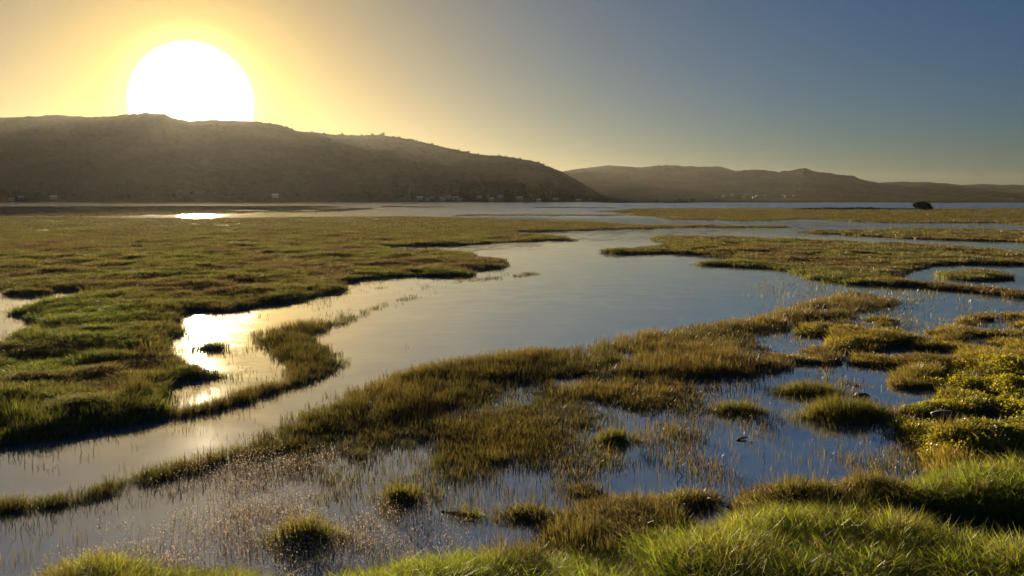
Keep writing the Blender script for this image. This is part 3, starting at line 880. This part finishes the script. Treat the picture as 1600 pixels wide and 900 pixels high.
# ------------------------------------------------------------------ stones, driftwood, dead stems
def boulder(label, px, py, w, d, h, seed, z0=0.05):
    q = random.Random(seed)
    bm = bmesh.new()
    bmesh.ops.create_icosphere(bm, subdivisions=3, radius=1.0)
    ph = [q.random() * 6 for _ in range(6)]
    for v in bm.verts:
        c = v.co
        k = 1 + 0.13 * math.sin(3.1 * c.x + ph[0]) * math.cos(2.7 * c.y + ph[1]) + 0.09 * math.sin(6 * c.z + ph[2] + 3 * c.x) + 0.05 * math.sin(11 * c.y + ph[3])
        v.co = Vector((c.x * w * k, c.y * d * k, max(c.z, -0.45) * h * k))
    me = bpy.data.meshes.new('boulder'); bm.to_mesh(me); bm.free()
    me.materials.append(M['stone'])
    me.polygons.foreach_set('use_smooth', [True] * len(me.polygons))
    g_ = ground(px, py, z0)
    o = link('boulder', me)
    o.location = (g_[0], g_[1], z0 + h * 0.3)
    o.rotation_euler = (0, 0, q.random())
    return tag(o, label, 'boulder')
boulder('flat grey boulder lying in the yellow leafy cover', 1473, 650, 0.24, 0.17, 0.10, 3, 0.20)
boulder('dark wet boulder behind the golden grass mound', 1347, 621, 0.20, 0.16, 0.10, 5, 0.03)

def tube(pts, radii, sides=7):
    V, F = [], []
    for k, p_ in enumerate(pts):
        p_ = Vector(p_)
        d_ = (Vector(pts[min(k + 1, len(pts) - 1)]) - Vector(pts[max(k - 1, 0)])).normalized()
        u_ = d_.orthogonal().normalized(); v_ = d_.cross(u_)
        for j in range(sides):
            a = 2 * math.pi * j / sides
            V.append(p_ + (u_ * math.cos(a) + v_ * math.sin(a)) * radii[k])
    for k in range(len(pts) - 1):
        for j in range(sides):
            a0, a1 = k * sides + j, k * sides + (j + 1) % sides
            F.append((a0, a1, a1 + sides, a0 + sides))
    F.append(tuple(range(sides))[::-1]); F.append(tuple(range(len(V) - sides, len(V))))
    return V, F
g_ = ground(1158, 687)
dw = empty('driftwood', (g_[0], g_[1], 0.0), 0.5)
tag(dw, 'short piece of dark driftwood floating in the blue pool', 'driftwood')
mesh_obj('log', *tube([(-0.13, 0, 0.0), (-0.06, .01, 0.02), (0.03, 0, 0.03), (0.10, -.01, 0.032), (0.15, -.02, 0.035)], [0.014, 0.024, 0.026, 0.02, 0.008]), M['wood'], dw, True)
mesh_obj('branch_stub', *tube([(0.0, 0, 0.03), (0.03, 0.03, 0.045), (0.05, 0.05, 0.05)], [0.012, 0.009, 0.004]), M['wood'], dw, True)
for px, py, h, bend in ((1068, 744, 0.36, 0.16), (963, 730, 0.20, -0.08), (1196, 722, 0.20, 0.05)):
    g_ = ground(px, py)
    o = mesh_obj('dead_stem', *tube([(0, 0, -0.03), (-bend * .6, 0, h * .3), (-bend * .75, 0.01, h * .6), (-bend * .2, 0.02, h * .88), (bend * .35, 0.02, h)], [0.008, 0.0075, 0.007, 0.006, 0.004], 5), M['wood'], None, True, (g_[0], g_[1], 0))
    tag(o, 'bare bent dead stem rising from the blue pool', 'dead stem', 'dead stems in the pool')

# ------------------------------------------------------------------ wading birds
def bird(label, px, py, size, wings, yaw):
    g_ = ground(px, py)
    root = empty('wading_bird', (g_[0], g_[1], 0.0), yaw)
    tag(root, label, 'bird')
    s = size
    spine = [(-0.42, 0, .50), (-0.30, 0, .52), (-0.14, 0, .54), (0.04, 0, .57), (0.16, 0, .64), (0.20, 0, .74), (0.19, 0, .86), (0.24, 0, .93), (0.31, 0, .92), (0.50, 0, .88)]
    rad_ = [0.012, 0.05, 0.10, 0.095, 0.055, 0.035, 0.03, 0.042, 0.03, 0.005]
    mesh_obj('body', *tube([(a * s, b_ * s, c * s) for a, b_, c in spine], [r_ * s for r_ in rad_], 10), M['plumage'], root, True)
    for sy in (-1, 1):
        if wings:
            prof = [(0.10, .08, .58), (0.06, .34, .82), (0.0, .62, .92), (-0.10, .86, .86), (-0.20, .60, .83), (-0.22, .32, .74), (-0.18, .07, .56)]
            V = [(a * s, sy * b_ * s, c * s + dz) for dz in (0.012 * s, -0.012 * s) for a, b_, c in prof]
            k = len(prof)
            F = [tuple(range(k)), tuple(range(2 * k - 1, k - 1, -1))] + [(j, j + k, (j + 1) % k + k, (j + 1) % k) for j in range(k)]
            mesh_obj('wing', V, F, M['plumage'], root)
        else:
            mesh_obj('wing', *tube([(0.06 * s, sy * .085 * s, .58 * s), (-0.10 * s, sy * .10 * s, .55 * s), (-0.34 * s, sy * .04 * s, .50 * s)], [.03 * s, .055 * s, .008 * s], 8), M['plumage'], root, True)
        mesh_obj('leg', *tube([(-0.04 * s, sy * .04 * s, .48 * s), (0.0, sy * .045 * s, .24 * s), (-0.03 * s, sy * .045 * s, -0.03 * s)], [.016 * s, .011 * s, .011 * s], 6), M['plumage'], root, True)
    return root
bird('dark heron with raised wings wading between the far mud strips', 495, 335.5, 1.0, True, 0.5)
bird('small dark heron standing still in the open lagoon shallows', 905, 335.8, 0.95, False, 2.6)

# ------------------------------------------------------------------ trees, scrub
def crown_mesh(name, n, rx, ry, rz, zc, leaf, seed, lobes=7, flat=0.35, cs=None):
    q = np.random.default_rng(seed)
    cs = cs or [(0, 0, 0, 0.62)] + [(*(q.normal(size=3) * (0.42, 0.42, 0.30)), 0.30 + 0.25 * q.random()) for _ in range(lobes)]
    V, F, A = [], [], []
    for k in range(n):
        c = cs[q.integers(len(cs))]
        d = q.normal(size=3); d /= np.linalg.norm(d)
        p_ = np.array(c[:3]) + d * c[3] * (0.70 + 0.45 * q.random())
        p_[2] = max(p_[2], -flat - 0.1 * q.random())
        p_ = p_ * (rx, ry, rz) + (0, 0, zc)
        u_ = q.normal(size=3); u_ /= np.linalg.norm(u_)
        v_ = np.cross(u_, q.normal(size=3)); v_ /= np.linalg.norm(v_)
        s_ = leaf * (0.6 + 0.8 * q.random()); r1, r2 = q.random(), q.random()
        i_ = len(V)
        V += [tuple(p_ - u_ * s_), tuple(p_ + v_ * s_ * .7), tuple(p_ + u_ * s_), tuple(p_ - v_ * s_ * .7)]
        F += [(i_, i_ + 1, i_ + 2), (i_, i_ + 2, i_ + 3)]
        A += [(.5, r1, r2)] * 4
    return clump_mesh(name, (V, F, A), M['crown'])
def trunk_mesh(h, r0, seed, spread=0.25):
    q = random.Random(seed)
    V, F = tube([(0, 0, -0.4), (0.03 * h, 0, h * .3), (-.02 * h, .02 * h, h * .6), (0, 0, h)], [r0 * 1.3, r0, r0 * .8, r0 * .35], 8)
    for k in range(4):
        a = q.random() * 6.28
        v2, f2 = tube([(0, 0, h * .45), (math.cos(a) * h * spread * .6, math.sin(a) * h * spread * .6, h * .7), (math.cos(a) * h * spread * 1.3, math.sin(a) * h * spread * 1.3, h * .95)], [r0 * .55, r0 * .4, r0 * .15], 6)
        o_ = len(V)
        V += v2; F += [tuple(i_ + o_ for i_ in f) for f in f2]
    me = bpy.data.meshes.new('trunk'); me.from_pydata([tuple(v) for v in V], [], F); me.materials.append(M['bark']); me.update()
    return me
def tree(name, loc, crown, trunk, scale, label, cat, group, rz=0.0):
    root = empty(name, loc, rz)
    root.scale = scale if isinstance(scale, tuple) else (scale,) * 3
    tag(root, label, cat, group)
    link('crown', crown, root); link('trunk', trunk, root)
    return root
g_ = ground(1441, 327.8, 0.15)
lone_c = crown_mesh('crown', 3600, 4.3, 3.2, 2.5, 1.75, 0.34, 71, 9, 0.62, [(0, 0, -.05, .62), (.45, 0, -.22, .48), (-.5, 0, .12, .42), (.1, .1, .3, .45), (.75, 0, -.42, .3), (-.2, -.1, .2, .5), (.3, 0, .1, .5)])
tree('bush', (g_[0], g_[1], 0.15), lone_c, trunk_mesh(2.2, 0.22, 72, 0.5), 1.0, 'lone dark rounded bush on the far flat marsh', 'bush', None)
scrub_c = [crown_mesh('crown', 260, 1.9, 1.2, 0.75, 0.45, 0.20, 80 + k, 5, 0.5) for k in range(3)]
scrub_t = trunk_mesh(0.6, 0.06, 83, 0.6)
for k in range(26):
    px = 1246 + k * 7.3 + random.uniform(-2, 2)
    g_ = ground(px, 327.4 + random.uniform(-.4, .3), 0.15)
    hh = 0.55 + 0.5 * math.exp(-((px - 1330) / 60) ** 2) + random.uniform(-.1, .15)
    tree('shrub', (g_[0], g_[1], 0.12), scrub_c[k % 3], scrub_t, (1.0, 1.0, hh), 'low dark shrub in the scrub row beside the lone bush', 'shrub', 'scrub row on the far marsh', random.random() * 6)
far_c = [crown_mesh('crown', 240, 4.0, 4.0, 3.6, 7.0, 0.75, 90 + k, 6, 0.8) for k in range(4)]
far_t = [trunk_mesh(7.0, 0.32, 95 + k) for k in range(2)]
for k, (px, s_) in enumerate(((1012, .42), (1027, .45), (1054, .38), (1062, .55), (1073, .42), (1082, .55))):
    g_ = ground(px, 316.6)
    tree('tree', (g_[0], g_[1], 0.0), far_c[k % 4], far_t[k % 2], (s_ * 1.1, s_ * 1.1, s_), 'small dark tree on the thin far spit', 'tree', 'trees on the far spit', k)
on_left, crest_left = left_hill
for k, (px, s_) in enumerate(((536, .75), (567, .7), (575, .55), (584, .95), (600, 1.25))):
    c_ = crest_left(px)
    tree('tree', (c_[0], c_[1], c_[2] - 4.6 * s_), far_c[k % 4], far_t[k % 2], (s_ * 1.25, s_ * 1.25, s_ * .8), 'round crowned tree on the skyline of the near hill', 'tree', 'trees on the ridge', k)
for k in range(22):
    px = 425 + k * 20.5 + 7 * math.sin(k * 2.3)
    if 520 < px < 615 or px > 870: continue
    c_ = crest_left(px); s_ = 0.5 + 0.28 * abs(math.sin(k * 1.7))
    tree('tree', (c_[0], c_[1], c_[2] - 5.4 * s_), far_c[k % 4], far_t[k % 2], (s_ * 1.4, s_ * 1.4, s_ * .8), 'small scrubby tree breaking the bare crest of the near hill', 'tree', 'scrub trees on the crest', k)
HOUSES = [18, 33, 84, 430, 656, 668, 676, 692, 701, 712, 719, 749, 768, 782, 812, 842, 868, 905]
q = random.Random(8)
spots = [(-40 + k * 15.6 + q.uniform(-7, 7), 1.0) for k in range(64)] + [(q.uniform(615, 870), q.uniform(1.2, 2.0)) for k in range(60)] + [(q.uniform(0, 240), q.uniform(0.9, 1.4)) for k in range(16)]
for k, (px, big) in enumerate(spots):
    near_house = min(abs(px - h_) for h_ in HOUSES) < 6
    r_ = q.uniform(1475, 1530) if near_house or big > 1.1 else q.uniform(1434, 1465)
    s_ = big * q.uniform(0.65, 1.2)
    a_ = azim(px)
    if big > 1.1:
        grp = 'wood behind the houses'
        lab = ('very tall dark tree standing out of the wood behind the shore houses' if s_ > 1.75 else
               'low bushy tree in the wood behind the shore houses' if s_ < 1.1 else 'tall broad tree in the dark wood behind the shore houses')
    elif near_house: lab, grp = 'dark tree rising right behind a pale shore house', 'trees behind the houses'
    else: lab, grp = 'small dark tree on the far waterline below the near hill', 'trees along the far waterline'
    tree('tree', (math.sin(a_) * r_, math.cos(a_) * r_, on_left(px, r_) - 0.5), far_c[k % 4], far_t[k % 2], (s_ * q.uniform(.9, 1.2), s_ * q.uniform(.9, 1.2), s_), lab, 'tree', grp, k)

# ------------------------------------------------------------------ houses at the foot of the hills
def house_proto():
    root = empty('house', (0, 0, 0))
    W, D, H, T = 5.5, 4.0, 3.2, 2.2
    V = [(-W, -D, -2), (W, -D, -2), (W, D, -2), (-W, D, -2), (-W, -D, H), (W, -D, H), (W, D, H), (-W, D, H), (-W, 0, H + T), (W, 0, H + T)]
    mesh_obj('wall', V, [(0, 1, 5, 4), (2, 3, 7, 6), (1, 2, 6, 9, 5), (3, 0, 4, 8, 7)], M['plaster'], root)
    e = 0.5
    sl = T / D
    rv = []
    for z_ in (0.05, 0.3):
        rv += [(-W - e, -D - e, H - e * sl + z_), (W + e, -D - e, H - e * sl + z_), (W + e, 0, H + T + z_), (-W - e, 0, H + T + z_), (W + e, D + e, H - e * sl + z_), (-W - e, D + e, H - e * sl + z_)]
    rf = mesh_obj('roof', rv, [(0, 3, 2, 1), (3, 5, 4, 2), (6, 7, 8, 9), (9, 8, 10, 11), (0, 1, 7, 6), (4, 5, 11, 10), (1, 2, 8, 7), (2, 4, 10, 8), (0, 6, 9, 3), (3, 9, 11, 5)], M['roof'], root)
    def box(name, x0, x1, y0, y1, z0, z1, mat, par):
        v = [(x, y_, z_) for z_ in (z0, z1) for y_ in (y0, y1) for x in (x0, x1)]
        return mesh_obj(name, v, [(0, 2, 3, 1), (4, 5, 7, 6), (0, 1, 5, 4), (2, 6, 7, 3), (0, 4, 6, 2), (1, 3, 7, 5)], mat, par)
    box('chimney', 2.4, 3.2, 0.4, 1.2, H + 1.2, H + T + 1.0, M['plaster'], rf)
    for x_ in (-3.8, 1.6, 3.9):
        box('window', x_ - .7, x_ + .7, -D - 0.06, -D + 0.1, 0.9, 2.3, M['glass'], root)
    box('door', -1.5, -0.5, -D - 0.06, -D + 0.1, -0.2, 2.1, M['wood'], root)
    return root
proto_h = house_proto()
for k, px in enumerate(HOUSES):
    o = proto_h if k == 0 else copy_tree(proto_h)
    r_ = 1442 + (k * 37 % 23)
    a_ = azim(px)
    o.location = (math.sin(a_) * r_, math.cos(a_) * r_, on_left(px, r_) + 0.8)
    o.rotation_euler = (0, 0, -a_ + ((k * 53) % 60 - 30) * 0.012)
    o.scale = (0.62 + 0.07 * (k % 5),) * 3
    tag(o, 'small pale house on the shore at the foot of the near hill', 'house', 'houses below the near hill')
on_far, _c = far_hill
for k in range(14):
    px = 1120 + k * 9 + (k * 31 % 7)
    o = copy_tree(proto_h)
    r_ = 2420 + (k * 67 % 190)
    a_ = azim(px)
    o.location = (math.sin(a_) * r_, math.cos(a_) * r_, on_far(px, r_) + 1.5)
    o.rotation_euler = (0, 0, -a_ + ((k * 41) % 50 - 25) * 0.015)
    o.scale = (0.7, 0.7, 0.7)
    tag(o, 'tiny hazy pale house on the slope of the distant hills', 'house', 'houses below the distant hills')

# ------------------------------------------------------------------ moist air over the lagoon
m, t = new_mat('moist_air')
pv = N(t, 'ShaderNodeVolumePrincipled')
pv.inputs['Color'].default_value = (0.93, 0.89, 0.79, 1)
pv.inputs['Density'].default_value = 1.2e-5
pv.inputs['Anisotropy'].default_value = 0.66
o_ = N(t, 'ShaderNodeOutputMaterial')
L(t, pv.outputs[0], o_.inputs['Volume'])
X0, X1, Y0, Y1, Z0, Z1 = -9500, 9500, -60, 9500, -6, 245
hz = mesh_obj('haze', [(X0, Y0, Z0), (X1, Y0, Z0), (X1, Y1, Z0), (X0, Y1, Z0), (X0, Y0, Z1), (X1, Y0, Z1), (X1, Y1, Z1), (X0, Y1, Z1)],
              [(0, 3, 2, 1), (4, 5, 6, 7), (0, 1, 5, 4), (1, 2, 6, 5), (2, 3, 7, 6), (3, 0, 4, 7)], m)
tag(hz, kind='stuff')
